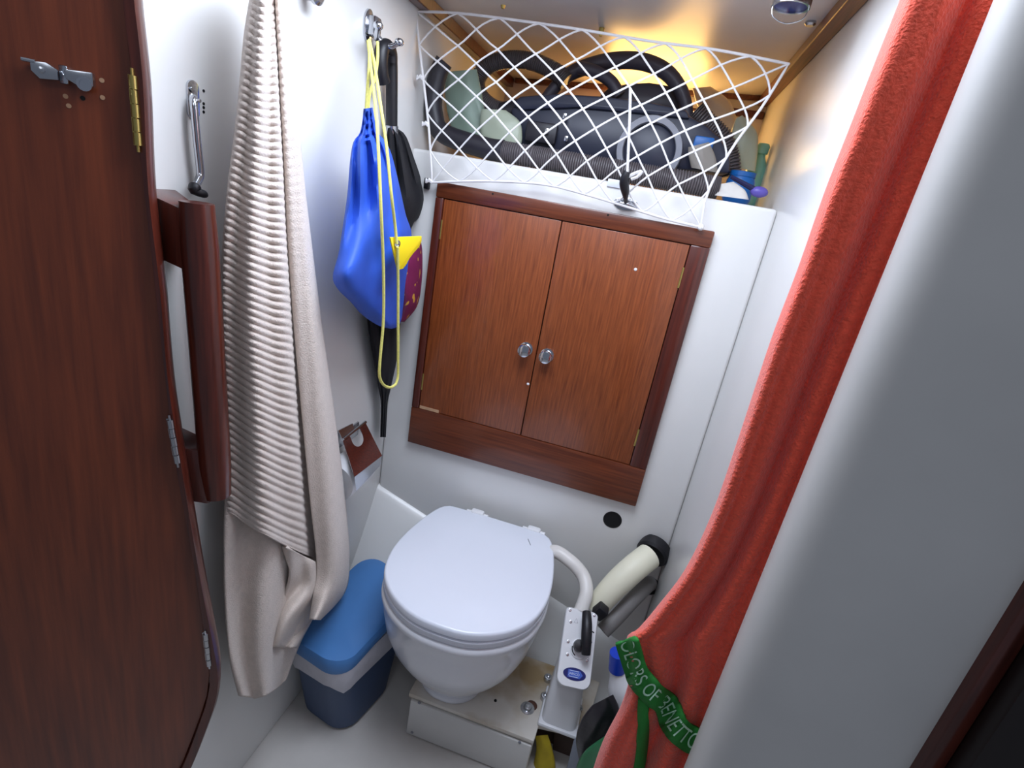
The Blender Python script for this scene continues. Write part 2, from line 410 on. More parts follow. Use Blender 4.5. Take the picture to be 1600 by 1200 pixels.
tag(mb().box((c.x-.016, YB-.004, c.z-.008), (c.x+.014, YB+.001, c.z+.008), .0015).build('chafe_pad', 'lid_plastic'), 'small white pad on the shelf front beside the black hook', 'pad')
# a thin dark keyhole plate strip left of the cabinet corner
c = aY(669, 287, YB); tag(mb().box((c.x-.006, YB-.012, c.z-.012), (c.x+.006, YB+.001, c.z+.012), .002).build('net_hook', 'black_rubber'), 'little black hook holding the net by the cabinet corner', 'hook')

# ------------------------------------------------------------------ stowage net
bot = [(675, 285), (760, 283), (850, 288), (920, 305), (985, 325), (1040, 342), (1095, 355)]
top = [(650, 18), (710, 20), (780, 28), (900, 45), (1020, 65), (1120, 78), (1232, 100)]
lef = [(675, 285), (670, 200), (661, 120), (654, 60), (650, 18)]
rig = [(1095, 355), (1106, 300), (1145, 230), (1192, 165), (1232, 100)]
NB, NT, NL, NR = (c2(x, 101) for x in (bot, top, lef, rig))
def cs(A, s):
    s = max(0, min(1, s))*100; i = min(int(s), 99); t = s-i
    return (A[i][0]*(1-t)+A[i+1][0]*t, A[i][1]*(1-t)+A[i+1][1]*t)
def netp(s, t):
    b, tp, l, r = cs(NB, s), cs(NT, s), cs(NL, t), cs(NR, t)
    o = []
    for k in (0, 1):
        o.append((1-t)*b[k]+t*tp[k]+(1-s)*l[k]+s*r[k]-((1-s)*(1-t)*bot[0][k]+s*(1-t)*bot[-1][k]+(1-s)*t*top[0][k]+s*t*top[-1][k]))
    return aY(o[0], o[1], 1.188-.03*math.sin(math.pi*s)*math.sin(math.pi*min(1, t*1.1)) )
net = thing('stowage_net', 'white knotted cord net stretched over the shelf full of gear', 'net', netp(.5, 0))
edge = [netp(k/24, 0) for k in range(25)]+[netp(1, k/14) for k in range(1, 15)]+[netp(1-k/24, 1) for k in range(1, 25)]+[netp(0, 1-k/14) for k in range(1, 14)]
mb().tube(edge, .0027, 8, loop=True).build('border_rope', 'net_cord', net)
NC, NRW = 9, 5
def cordline(k, sgn):
    pts = []
    for i in range(0, 2*NRW*3+1):
        t = i/(2*NRW*3); s = (k+sgn*t*NRW)/NC
        if -1e-6 <= s <= 1+1e-6: pts.append(netp(s, t))
    return pts
knots = mb()
for sgn in (1, -1):
    for k in range(-NRW-1, NC+NRW+2):
        pts = cordline(k, sgn)
        if len(pts) > 3: mb().tube(pts, .0019, 6).build('cord', 'net_cord', net)
for i in range(0, 2*NC+1):
    for j in range(0, 2*NRW+1):
        if (i+j) % 2 == 0: pass
for a in range(0, NC*2+1):
    for b in range(0, NRW*2+1):
        s, t = a/(2*NC), b/(2*NRW)
        if (a+b) % 2 == 0: knots.sphere(netp(s, t), .0028, 6)
knots.build('knots', 'net_cord', net)['kind'] = 'stuff'
for t in (.33, .60, .93, .0):
    p = netp(0, t); mb().tube([p, p+Vector((-.006, -.004, .004)), p+Vector((-.012, -.004, -.001)), p+Vector((-.015, 0, .006))], [.004, .005, .0035, .002], 6).build('tied_end', 'net_cord', net)
p = netp(1, 0); mb().sphere(p, .007, 8).build('tied_end', 'net_cord', net)
# flecked lashing with black hook
la = thing('hooked_lashing', 'flecked cord with a black plastic hook hanging over the net', 'cord', aY(976, 318, 1.15))
P = [aY(x, y, 1.146) for x, y in ((985, 138), (984, 180), (982, 230), (980, 272))]
mb().tube(cat(P, 16), .0028, 8).build('cord', 'fleck_cord', la)
P = [aY(x, y, Y) for x, y, Y in ((980, 268, 1.146), (975, 283, 1.15), (977, 300, 1.165), (978, 316, 1.19))]
mb().tube(cat(P, 14), [.004+.0055*math.sin(math.pi*min(1, k/13+.15)) for k in range(14)], 12).build('hook', 'black_rubber', la)
P = [aY(x, y, 1.15) for x, y in ((982, 276), (992, 271), (1003, 268), (996, 276), (986, 280))]
mb().tube(cat(P, 14), .0035, 6).build('knot_tail', 'fleck_cord', la)

# ------------------------------------------------------------------ gear on the shelf
vac = thing('vacuum_cleaner', 'dark grey vacuum cleaner with arched handle and corrugated hose behind the net', 'vacuum cleaner', (-.05, 1.45, SH))
VB = [(795, 168), (812, 160), (850, 156), (900, 158), (960, 160), (1030, 168), (1075, 178), (1105, 195), (1128, 215), (1142, 245), (1142, 272), (960, 258), (812, 240)]
P = [aY(x, y, 1.34) for x, y in VB]
for q in P: q.z = max(q.z, SH+.002)
mb().prism(P, (0, .20, 0), .012).build('body', 'vac_body', vac)
P = [aY(x, y, 1.33) for x, y in ((800, 162), (812, 150), (870, 146), (940, 150), (1010, 158), (1074, 172), (1078, 186), (1010, 178), (900, 168), (812, 172))]
mb().prism(P, (0, .20, 0), .006).build('top_cover', 'vac_body', vac)
P = [aY(x, y, 1.45) for x, y in ((935, 150), (950, 137), (980, 130), (1015, 128), (1045, 133), (1062, 150), (1065, 170), (940, 168))]
mb().prism(P, (0, .08, 0), .008).build('dome', 'vac_handle', vac)
P = cat([aY(x, y, 1.42) for x, y in ((850, 158), (866, 138), (890, 116), (925, 102), (965, 95), (1005, 97), (1040, 112), (1062, 138), (1072, 165), (1075, 190))], 40)
mb().tube(P, [.013+.006*math.sin(math.pi*k/39) for k in range(40)], 14).build('handle', 'vac_handle', vac)
P = cat([aY(x, y, 1.39) for x, y in ((905, 106), (930, 112), (955, 128), (968, 150))], 16)
mb().tube(P, .014, 12).build('handle_strut', 'vac_handle', vac)
cw = aY(1014, 236, 1.335); rw = (aY(1066, 240, 1.335)-cw).length
mb().lathe([(rw, .004), (rw, .02), (rw*.97, .026), (rw*.80, .026), (rw*.78, .02), (rw*.78, .004)], (cw.x, 1.345, cw.z), (0, -1, 0), 48, False).build('wheel_ring', 'vac_grey', vac)
mb().lathe([(rw*.79, 0), (rw*.79, .012), (rw*.6, .018), (0, .020)], (cw.x, 1.345, cw.z), (0, -1, 0), 48).build('wheel', 'vac_body', vac)
mb().box(aY(838, 190, 1.335)-Vector((.02, .012, .045)), aY(838, 190, 1.335)+Vector((.055, .004, .0)), .006).build('socket_block', 'hose_black', vac)
for x, y in ((884, 183), (856, 206), (886, 218)):
    p = aY(x, y, 1.33); mb().box(p-Vector((.004, .016, .006)), p+Vector((.004, .002, .006)), .001).build('catch', 'chrome', vac)
# corrugated hose along the shelf edge with smooth black cuff bent up at its end
hp = [(-.385, 1.262), (-.30, 1.262), (-.15, 1.264), (0., 1.268), (.105, 1.275)]
P = cat([(x, y, SH+.0245) for x, y in hp], 300)
mb().tube(P, [.0235 if k % 3 else .0205 for k in range(300)], 14).build('hose', 'hose_grey', vac)
P = cat([(-.375, 1.262, SH+.026), (-.42, 1.263, SH+.026)]+[aY(x, y, 1.268) for x, y in ((692, 208), (678, 178), (678, 145), (686, 112), (694, 96))], 40)
mb().tube(P, [.024-.004*(k/39) for k in range(40)], 16).build('hose_cuff', 'hose_black', vac)
P = cat([aY(x, y, 1.40) for x, y in ((805, 172), (775, 170), (752, 152), (746, 128), (760, 105), (790, 94), (830, 96), (868, 112), (885, 128))], 240)
mb().tube(P, [.020 if k % 3 else .017 for k in range(240)], 14).build('hose_loop', 'hose_grey', vac)
P = cat([aY(x, y, 1.39) for x, y in ((785, 178), (812, 172), (835, 172))], 10)
mb().tube(P, .026, 16).build('hose_end', 'hose_black', vac)
P = cat([aY(x, y, 1.42) for x, y in ((1085, 175), (1105, 195), (1128, 220), (1138, 250), (1140, 275))], 90)
mb().tube(P, [.026 if k % 3 else .022 for k in range(90)], 14).build('hose_bend', 'hose_grey', vac)

tub = thing('warm_tinted_tub', 'tub behind the vacuum cleaner standing in for a box, coloured orange as if warmly lit', 'tub', (-.22, 1.66, SH))  # stands in for a warmly lit box, orange light put into its colour
b0 = aY(905, 140, 1.66)
def rrect(cx, cy, hx, hy, r, z, n=5, rot=0):
    out = []; r = min(r, hx*.92, hy*.92)
    for sx, sy, a0 in ((1, 1, 0), (-1, 1, 90), (-1, -1, 180), (1, -1, 270)):
        for k in range(n):
            a = math.radians(a0+90*k/(n-1))
            x, y = sx*(hx-r)+r*math.cos(a), sy*(hy-r)+r*math.sin(a)
            out.append(Vector((cx+x*math.cos(rot)-y*math.sin(rot), cy+x*math.sin(rot)+y*math.cos(rot), z)))
    return out
rg = [rrect(-.24, 1.66, .12, .09, .03, SH+.001), rrect(-.24, 1.66, .135, .10, .035, SH+.19), rrect(-.24, 1.66, .128, .094, .03, SH+.19), rrect(-.24, 1.66, .113, .084, .026, SH+.01)]
mb().loft(rg, True).build('body', 'tub_warm_tint', tub)
mb().loft([rrect(-.24, 1.66, .145, .11, .04, SH+.182), rrect(-.24, 1.66, .145, .11, .04, SH+.192), rrect(-.24, 1.66, .127, .093, .03, SH+.192), rrect(-.24, 1.66, .127, .093, .03, SH+.182)], False).build('rim', 'tub_warm_tint', tub)
def soft(name, Lp, Rp, plane, base, thick, mt, label, cat_, wr=.15, fr=5, seed=0, nv=22, nu=28, group=None):
    o = blob(Lp, Rp, nv, nu, plane, base, thick, wr, fr, seed).build(name, mt, sharp=60); return tag(o, label, cat_, group)
soft('plastic_bag', [(700, 112), (695, 140), (700, 180), (712, 215), (735, 232)], [(745, 108), (752, 140), (760, 180), (775, 205), (790, 228)], 'Y', 1.36, .45, 'bag_green', 'crumpled clear plastic bag with green print behind the net', 'bag', seed=1)
soft('plastic_bag', [(752, 170), (750, 190), (752, 215), (765, 236)], [(790, 172), (812, 190), (816, 215), (812, 238)], 'Y', 1.325, .35, 'bag_pale', 'pale yellowish plastic bag tucked beside the black hose end', 'bag', seed=2)
soft('cloth_bundle', [(1082, 138), (1088, 160), (1100, 185), (1120, 215)], [(1110, 135), (1140, 158), (1152, 190), (1158, 225)], 'Y', 1.62, .5, 'bag_beige', 'pale beige cloth bundle behind the right end of the vacuum hose', 'bundle', seed=3)
soft('plastic_bag', [(1150, 185), (1143, 205), (1142, 230), (1150, 262)], [(1160, 180), (1182, 205), (1184, 235), (1180, 268)], 'Y', 1.50, .45, 'bag_pale', 'pale translucent bag beside the blue bottle on the shelf', 'bag', seed=6)
c = aY(1192, 232, 1.56)
sb = thing('teal_bottle', 'translucent teal bottle with round cap at the end of the shelf', 'bottle', (c.x, 1.56, SH))
mb().lathe([(.024, 0), (.026, .01), (.026, .10), (.012, .13), (.010, .14)], (c.x, 1.56, SH+.001), n=20).build('body', 'teal_plastic', sb)
mb().lathe([(.015, 0), (.016, .018), (.012, .024)], (c.x, 1.56, SH+.138), n=20).build('cap', 'teal_plastic', sb)
c = aY(1162, 272, 1.36)
bb = thing('blue_tub', 'bright blue plastic container at the end of the shelf', 'container', (c.x, 1.37, SH))
mb().lathe([(.026, 0), (.031, .012), (.031, .05), (.026, .062), (.0, .064)], (c.x, 1.37, SH+.001), n=24).build('body', 'blue_plastic', bb)
mb().lathe([(.028, 0), (.028, .01), (.0, .012)], (c.x, 1.37, SH+.062), n=24).build('lid', 'blue_plastic', bb)
a = aY(1142, 276, 1.27); b = aY(1186, 300, 1.27); b.z = max(b.z, SH+.012); a.z = max(a.z, SH+.03)
br = thing('scrubbing_brush', 'small brush with navy handle and purple head on the shelf edge', 'brush', b)
mb().tube([a, a.lerp(b, .5), b], [.004, .005, .006], 8).build('handle', 'navy_plastic', br)
mb().sphere(b, .014, 14, (1.3, .8, .8)).build('head', 'purple_plastic', br)
soft('folded_rag', [(1122, 288), (1120, 298), (1116, 305)], [(1146, 284), (1164, 297), (1170, 312)], 'Y', 1.262, .5, 'white_cloth', 'small white rag lying beside the brush on the shelf edge', 'rag', seed=4, nv=8)
soft('wet_wipes_pack', [(1075, 230), (1076, 245), (1080, 262)], [(1108, 222), (1118, 245), (1122, 270)], 'Y', 1.315, .35, 'grey_plastic', 'grey packet wedged between vacuum wheel and hose bend', 'packet', seed=5, nv=8)
c = aY(1098, 225, 1.33)
tag(mb().box(c-Vector((.02, .012, .016)), c+Vector((.022, .02, .014)), .004).build('blue_box', 'blue_plastic'), 'small blue box on top of the grey packet behind the net', 'box')

# ------------------------------------------------------------------ ceiling fitting
c = aZ(1235, 4, ceil_z(.12))
fx = thing('ceiling_fitting', 'chrome cylinder fitting with wire loop under the ceiling', 'fitting', (c.x, c.y-.03, ceil_z(.12)))
fc = aZ(1235, 12, H+.335)
mb().lathe([(.032, .052), (.034, .05), (.034, .046), (.028, .044), (.028, .0), (.024, 0), (.024, .03), (0, .03)], (fc.x, fc.y, H+.335), n=32, cap=False).build('barrel', 'chrome', fx)
mb().lathe([(.0245, 0), (.0245, .004), (0, .004)], (fc.x, fc.y, H+.338), n=28).build('blue_insert', 'logo_blue', fx)
mb().tube(cat([(fc.x-.026, fc.y, H+.338), (fc.x-.022, fc.y, H+.322), (fc.x, fc.y, H+.314), (fc.x+.022, fc.y, H+.322), (fc.x+.026, fc.y, H+.338)], 20), .0008, 6).build('wire_loop', 'steel', fx)
c = aZ(1267, 34, ceil_z(.17))
tag(mb().lathe([(.009, .002), (.010, -.004), (.007, -.007), (0, -.007)], c, n=16).build('ceiling_stud', 'steel'), 'small grey stud on the ceiling beside the chrome fitting', 'stud')
for x, y in ((787, 3), (940, 47)):
    c = aZ(x, y, ceil_z(-.3)); tag(mb().lathe([(.006, .004), (.006, -.003), (.003, -.012), (0, -.012)], c, n=12).build('screw_hook', 'brass'), 'little brass screw eye in the ceiling above the net', 'hook', 'screw eyes above the net')

# ------------------------------------------------------------------ double hook, umbrella, bag
hk = thing('coat_hook', 'chrome double coat hook on the left wall holding bag and umbrella', 'hook', aX(575, 40, XL))
pc = aX(574, 40, XL)
mb().prism([Vector((XL-.001, pc.y+.016*math.cos(a), pc.z+.026*math.sin(a)*(1 if True else 0))) for a in [2*math.pi*k/24 for k in range(24)]], (.006, 0, 0), .0015).build('plate', 'chrome', hk)
mb().box((XL+.002, pc.y-.010, pc.z-.016), (XL+.022, pc.y+.014, pc.z+.016), .005).build('boss', 'chrome', hk)
a1 = aX(591, 40, -.525); a2 = aX(624, 66, -.525)
for q in (a1, a2):
    s = Vector((XL+.015, pc.y+.004, pc.z-.012)); mid = s.lerp(q, .55)-Vector((0, 0, .012))
    mb().tube(cat([s, mid, q], 16), [.0055-.001*k/15 for k in range(16)], 10).build('arm', 'chrome', hk)
    mb().sphere(q, .0085, 14, (1, 1, .8)).build('ball_tip', 'chrome', hk)
um = thing('umbrella', 'black folded umbrella hanging tip down behind the blue bag', 'umbrella', aX(598, 683, -.53))
UX = -.556
Lp = [(606, 200), (602, 225), (596, 280), (588, 350), (580, 420), (574, 478), (575, 515), (583, 560), (591, 605), (595, 628), (594.5, 660), (594, 683)]
Rp = [(619, 200), (634, 212), (648, 250), (660, 285), (667, 312), (658, 338), (643, 356), (634, 430), (627, 490), (622, 550), (611, 605), (606, 628), (604, 660), (603, 683)]
blob(Lp, Rp, 70, 40, 'X', UX, .32, .34, 9, 1).build('canopy', 'black_cloth', um, sharp=60)
P = cat([aX(x, y, UX) for x, y in ((612, 212), (612, 160), (612, 110), (611, 84))], 20)
mb().tube(P, .0115, 14).build('handle', 'black_rubber', um)
P = cat([aX(x, y, UX+.004) for x, y in ((612, 98), (611, 82), (605, 72), (598, 75), (595, 92), (595, 112), (598, 128))], 24)
mb().tube(P, [.011+.003*k/23 for k in range(24)], 14).build('crook', 'black_rubber', um)
mb().tube([aX(612, 196, UX), aX(612, 214, UX)], .013, 14).build('ferrule', 'steel', um)
bagt = thing('drawstring_bag', 'royal blue drawstring bag with yellow cord hung on the wall hook', 'bag', aX(590, 512, -.52))
BX = -.488
Lp = [(568, 170), (566, 190), (562, 208), (552, 222), (547, 250), (543, 300), (537, 345), (529, 395), (520, 432), (528, 452), (548, 472), (566, 492), (590, 508), (606, 513)]
Rp = [(582, 168), (586, 190), (590, 206), (603, 222), (613, 245), (624, 290), (634, 335), (643, 365), (641, 410), (636, 445), (630, 480), (627, 500), (622, 510), (612, 514)]
A = c2(Lp, 64); B = c2(Rp, 64); rings = []
for i in range(64):
    v = i/63; ring = []
    cxp, cyp = (A[i][0]+B[i][0])/2, (A[i][1]+B[i][1])/2; hx, hy = (B[i][0]-A[i][0])/2, (B[i][1]-A[i][1])/2
    for j in range(48):
        a = 2*math.pi*j/48
        fold = math.sin(9*a+2.2*math.sin(5*v))*(.010*math.exp(-((v-.28)/.2)**2))+.007*math.sin(3.2*a+9*v)*v+.006*math.sin(5*a-14*v)*math.sin(math.pi*v)
        pucker = .0035*math.sin(i*2.4+2*math.sin(a*3)) if v < .16 else 0
        th = hx*.00085
        d = math.sin(a)*th*(1 if math.sin(a) > 0 else .55)+(fold+pucker)*max(0, math.sin(a))
        ring.append(aX(cxp+hx*math.cos(a), cyp+hy*math.cos(a), BX+d))
    rings.append(ring)
mb().loft(rings).build('sack', 'blue_nylon', bagt, sharp=60)
Lp = [(650, 375), (628, 400), (624, 430), (625, 470), (625, 503)]
Rp = [(657, 374), (660, 395), (659, 440), (652, 478), (632, 503)]
blob(Lp, Rp, 24, 24, 'X', -.500, .5, .1, 3, 2).build('patterned_side', 'maroon_nylon', bagt, sharp=60)
P = [aX(x, y, -.416) for x, y in ((610, 371), (659, 369), (659, 377), (655, 386), (646, 396), (640, 404), (636, 412), (630, 420), (622, 422))]
tg = mb().prism(P, (-.003, 0, 0), .0008).build('corner_patch', 'yellow_plastic', bagt)
g0 = aX(620, 381, -.415)
mb().lathe([(.0062, 0), (.0068, .002), (.004, .003), (.0035, .001), (.0, .001)], g0, (1, -.3, 0), 18, False).build('grommet', 'steel', tg)
CX = -.414
loops = [[(577, 62, -.52), (585, 100, -.50), (594, 160, -.455), (604, 230, -.43), (611, 300, CX), (617, 350, CX), (620, 381, -.411)],
         [(575, 64, -.52), (580, 110, -.50), (587, 170, -.455), (591, 230, -.43), (595, 320, CX), (599, 420, CX), (599, 500, CX), (594, 560, CX), (593, 588, CX), (600, 602, CX), (612, 605, CX), (621, 594, CX), (622, 560, CX), (622, 500, CX), (622, 440, CX), (621, 386, -.411)],
         [(590, 66, -.515), (590, 90, -.505), (586, 120, -.505), (578, 145, -.505), (575, 172, -.505)],
         [(577, 64, -.522), (577, 100, -.505), (574, 140, -.505), (572, 172, -.505)]]
for lp in loops:
    mb().tube(cat([aX(x, y, X) for x, y, X in lp], 70), .0026, 8).build('drawcord', 'yellow_cord', bagt)

# ------------------------------------------------------------------ beige towel on the left wall
tw = thing('bath_towel', 'beige bath towel with ribbed weave hanging on the left wall beside the grab rail', 'towel', aX(400, 1080, -.56))
Lr = [(396, -40), (392, 0), (383, 60), (375, 150), (367, 220), (357, 300), (349, 400), (348, 500), (352, 600), (354, 700), (353, 796)]
Rr = [(430, -40), (431, 20), (434, 90), (438, 175), (443, 260), (448, 350), (456, 455), (465, 565), (475, 680), (485, 785), (494, 874)]
NV, NU = 560, 40
def dr(u, v):
    base = -.537+.048*math.sin(math.pi*min(1, max(0, u)))**.6
    k = 1-v*.35
    f = (.004+.006*min(1, v*2))*k*math.cos(2*math.pi*(u*2.1-.1+.25*math.sin(2.2*v)))+.006*math.sin(2*math.pi*(u*1.1+v*.7))
    rib = (.0011+.0009*min(1, v*2.5))*math.sin(2*math.pi*v*72+.5*math.sin(u*9))*(min(1, (1-v)*25))
    return base+f+rib
g = sheet(Lr, Rr, NV, NU, 'X', dr, 6)
solid(mb().grid(g).build('ribbed_panel', 'beige_terry', tw, sharp=80, recalc=False), .004)
Lp_ = [(430, -40), (431, 20), (434, 90), (438, 175), (443, 260), (448, 350), (456, 455), (465, 565), (475, 680), (485, 785), (495, 880), (490, 930), (484, 968)]
Rp_ = [(436, -40), (442, 20), (452, 100), (465, 200), (478, 320), (494, 450), (509, 560), (522, 650), (533, 735), (541, 810), (545, 875), (538, 925), (500, 968)]
def dpn(u, v):
    return -.543+.04*v*v+.040*math.sin(math.pi*(.12+.80*u))**.8+.005*math.sin(7*u+4*v)+.0012*math.sin(2*math.pi*v*72+3*u)*max(0, 1-2*v)
g = sheet(Lp_, Rp_, 240, 26, 'X', dpn)
solid(mb().grid(g).build('plain_panel', 'beige_terry', tw, sharp=80, recalc=False), .004)
Ll = [(353, 770), (350, 850), (351, 930), (358, 1020), (374, 1086)]
Rl = [(490, 830), (503, 890), (492, 955), (468, 1005), (446, 1062)]
def dl(u, v):
    return -.541+.026*math.sin(math.pi*u)**.7+.014*math.cos(2*math.pi*(u*1.9+.12*math.sin(4*v)+.05))*(.4+.6*v)+.004*math.sin(13*u+5*v)
g = sheet(Ll, Rl, 60, 60, 'X', dl, 14)
solid(mb().grid(g).build('lower_layer', 'beige_terry', tw, sharp=80, recalc=False), .004)
# crumpled inner fold below the hem
Lf = [(440, 850), (452, 900), (432, 960), (425, 1010)]
Rf = [(496, 880), (505, 932), (488, 965), (462, 1012)]
g = sheet(Lf, Rf, 30, 24, 'X', lambda u, v: -.512+.016*math.sin(math.pi*u)-.018*v+.012*math.sin(8*u+7*v))
solid(mb().grid(g).build('inner_fold', 'beige_terry', tw, sharp=80, recalc=False), .004)
# peg it hangs from / next fitting just at the top of the frame
pg = aX(488, -10, -.565)
tag(mb().lathe([(.010, -.016), (.010, .004), (.013, .006), (.013, .012), (.008, .016), (0, .016)], pg, (1, -.1, -.15), 18).build('wall_peg', 'steel'), 'short steel peg on the left wall between towel and coat hook', 'peg')

# ------------------------------------------------------------------ red towel on the right
rt = thing('beach_towel', 'red terry towel with green printed hem hanging beside the white bulkhead', 'towel', aY(1040, 1200, .53))
Lr = [(1432, -60), (1412, 0), (1372, 100), (1335, 195), (1294, 300), (1250, 425), (1210, 530), (1160, 680), (1118, 800), (1075, 890), (1030, 950), (1000, 985), (982, 1000), (988, 1050), (975, 1100), (945, 1160), (925, 1220), (895, 1330)]
Rr = [(1605, -60), (1580, 0), (1540, 100), (1500, 195), (1456, 300), (1405, 425), (1362, 530), (1300, 680), (1250, 800), (1212, 890), (1187, 950), (1172, 985), (1165, 1000), (1150, 1060), (1142, 1100), (1120, 1160), (1098, 1220), (1050, 1330)]
RY = .525
def dred(u, v):
    f = .010*math.cos(2*math.pi*(u*1.5+.10+.35*v))+.0065*math.cos(2*math.pi*(u*3.2+.2+.5*v))*(.4+v)
    roll = .05*max(0, (.10-u)/.10)**2          # edge turned back
    return RY+f+roll
GN, GM = 220, 90
RG = sheet(Lr, Rr, GN, GM, 'Y', dred)
mb_r = mb().grid(RG)
solid(mb_r.build('terry_cloth', 'red_terry', rt, sharp=80, recalc=False), .006)
A_ = c2(Lr, GN); B_ = c2(Rr, GN)
def red_at(px, py, lift=.006):
    # nearest row/column of the towel under a pixel
    lo = min(range(GN), key=lambda i: abs((A_[i][1]+(B_[i][1]-A_[i][1])*((px-A_[i][0])/max(1, B_[i][0]-A_[i][0])))-py))
    u = (px-A_[lo][0])/max(1, B_[lo][0]-A_[lo][0])
    return aY(px, py, dred(max(0, u), lo/(GN-1))-lift)
bc = c2([(978, 1000), (985, 1022), (1000, 1060), (1022, 1085), (1040, 1100), (1050, 1125), (1066, 1146), (1090, 1160), (1125, 1172), (1160, 1180)], 80)
def bandp(s, t, lift):                     # s along 0..1, t across -1..1
    i = min(78, max(0, int(s*79))); k = s*79-i
    x = bc[i][0]*(1-k)+bc[i+1][0]*k; y = bc[i][1]*(1-k)+bc[i+1][1]*k
    j = min(74, max(4, i)); dx, dy = bc[j+4][0]-bc[j-4][0], bc[j+4][1]-bc[j-4][1]; l = math.hypot(dx, dy)
    w_ = 17+5*s
    return red_at(x+dy/l*t*w_, y-dx/l*t*w_, lift)
g = [[bandp(i/79, t, .010) for t in (-1, -.5, 0, .5, 1)] for i in range(80)]
hb = solid(mb().grid(g).build('hem_band', 'green_band', rt, sharp=80, recalc=False), .004)
V, Fc = text_mesh('UNITED COLORS OF BENETTON', 1.0)
x0 = min(v.x for v in V); x1 = max(v.x for v in V); y0 = min(v.y for v in V); y1 = max(v.y for v in V)
# the hem runs on around the fold: its last two thirds show
TV = []
keep = []
for v in V:
    s = -.34+1.14*(v.x-x0)/(x1-x0); t = ((v.y-y0)/(y1-y0)-.5)*1.25
    TV.append(bandp(min(1, max(0, s)), t, .0150)); keep.append(s >= 0)
Fk = [f for f in Fc if all(keep[i] for i in f)]
tmv = mb(); tmv.v = [tuple(p) for p in TV]; tmv.f = Fk
tmv.build('hem_lettering', 'band_print', hb, flat=True, recalc=False)
g = []
for i in range(24):
    v = i/23; cxx = 1005-16*v+6*math.sin(3*v); yy = 1092+150*v
    g.append([red_at(cxx+d, yy, .008) for d in (-8, 0, 8)])
solid(mb().grid(g).build('hem_tail', 'green_band', rt, sharp=80, recalc=False), .004)

# ------------------------------------------------------------------ grab rail and chrome stay on the left wall
gr = thing('grab_rail', 'dark mahogany vertical grab rail on two blocks beside the wooden door', 'handrail', aX(345, 780, -.54))
ra = aX(306, 316, -.515); rb = aX(338, 772, -.515)
ax_ = (ra-rb).normalized()
rings = []
for k in range(9):
    p = rb.lerp(ra, k/8)
    sc = .90 if k in (0, 8) else 1
    rings.append([p+Vector((.0215*sc*math.cos(a)*(1 if math.cos(a) > 0 else .8), .0215*sc*math.sin(a), 0)) for a in [2*math.pi*j/20 for j in range(20)]])
mb().loft(rings).build('rail', 'mahogany_dark', gr)
for za, zb_ in ((306, 412), (688, 775)):
    p = aX(276, za, -.55); q = aX(290, zb_, -.55)
    poly = [Vector((XL-.001, p.y-.028, p.z+.004)), Vector((XL-.001, p.y+.030, p.z+.004)), Vector((-.512, ra.lerp(rb, (ra.z-p.z)/(ra.z-rb.z)).y+.012, p.z-.012)), Vector((-.512, ra.lerp(rb, (ra.z-p.z)/(ra.z-rb.z)).y-.014, p.z-.012))]
    mb().prism(poly, (0, 0, q.z-p.z+.01), .003).build('block', 'mahogany_dark', gr)
st = thing('chrome_stay', 'chrome stay arm with black tip hanging from a plate above the grab rail', 'stay', aX(310, 300, -.57))
p = aX(300, 156, XL)
mb().prism([Vector((XL-.001, p.y+.009*math.cos(a), p.z+(.013 if math.sin(a) > 0 else -.013)+.009*math.sin(a))) for a in [2*math.pi*(k+.5)/20 for k in range(20)]], (.004, 0, 0), .001).build('plate', 'chrome', st)
P = cat([aX(x, y, X) for x, y, X in ((302, 152, -.572), (303, 165, -.566), (308, 220, -.564), (313, 268, -.564), (311, 280, -.562), (305, 290, -.556))], 36)
mb().tube(P, .0046, 10).build('arm', 'chrome', st)
mb().tube([aX(299, 153, -.573), aX(313, 158, -.562)], .0022, 8).build('pivot_pin', 'chrome', st)
mb().tube(cat([aX(306, 288, -.556), aX(304, 298, -.555), aX(318, 303, -.552), aX(322, 306, -.552)], 12), [.005, .007, .007, .007, .006, .005, .005, .005, .005, .005, .004, .003], 10).build('rubber_tip', 'black_rubber', st)
mb().lathe([(.003, 0), (.003, .0015), (0, .002)], aX(300, 140, XL+.004), (1, 0, 0), 10).build('screw', 'steel', st)
for x, y in ((318, 142), (318, 162), (318, 168), (318, 175)):
    tag(mb().lathe([(.0018, -.002), (.0018, .0006), (0, .0007)], aX(x, y, XL), (1, 0, 0), 10).build('screw_hole', 'black_void'), 'tiny dark screw hole in the wall beside the chrome stay', 'hole', 'screw holes beside the chrome stay')

# ------------------------------------------------------------------ toilet paper holder
ph = thing('toilet_roll_holder', 'steel toilet roll holder on the left wall, its flap coloured brown as a reflection of the door', 'roll holder', aX(560, 700, XL))
q1, q2, q3, q4 = aX(536, 688, -.566), aX(571, 660, -.566), aX(597, 712, -.475), aX(554, 745, -.475)
q5, q6 = aX(596, 724, -.475), aX(557, 766, -.475)
# U-notched flap: wood brown put in as the door's reflection on the steel
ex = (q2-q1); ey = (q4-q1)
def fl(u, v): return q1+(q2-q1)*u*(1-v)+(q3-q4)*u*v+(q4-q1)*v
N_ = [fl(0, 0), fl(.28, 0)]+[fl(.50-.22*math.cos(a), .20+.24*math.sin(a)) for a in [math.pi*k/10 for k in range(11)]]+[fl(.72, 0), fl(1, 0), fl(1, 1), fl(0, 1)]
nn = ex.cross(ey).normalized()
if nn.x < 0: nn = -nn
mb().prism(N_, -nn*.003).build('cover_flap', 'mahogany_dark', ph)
mb().prism([q4, q3, q5, q6], -nn*.003, .0006).build('cover_lip', 'steel', ph)
mb().tube([q1+nn*.001, q2+nn*.001], .004, 10).build('hinge_bar', 'chrome', ph)
mb().box((XL-.001, q1.y+.004, q4.z-.01), (XL+.004, q2.y-.012, q2.z+.004), .001).build('back_plate', 'steel', ph)
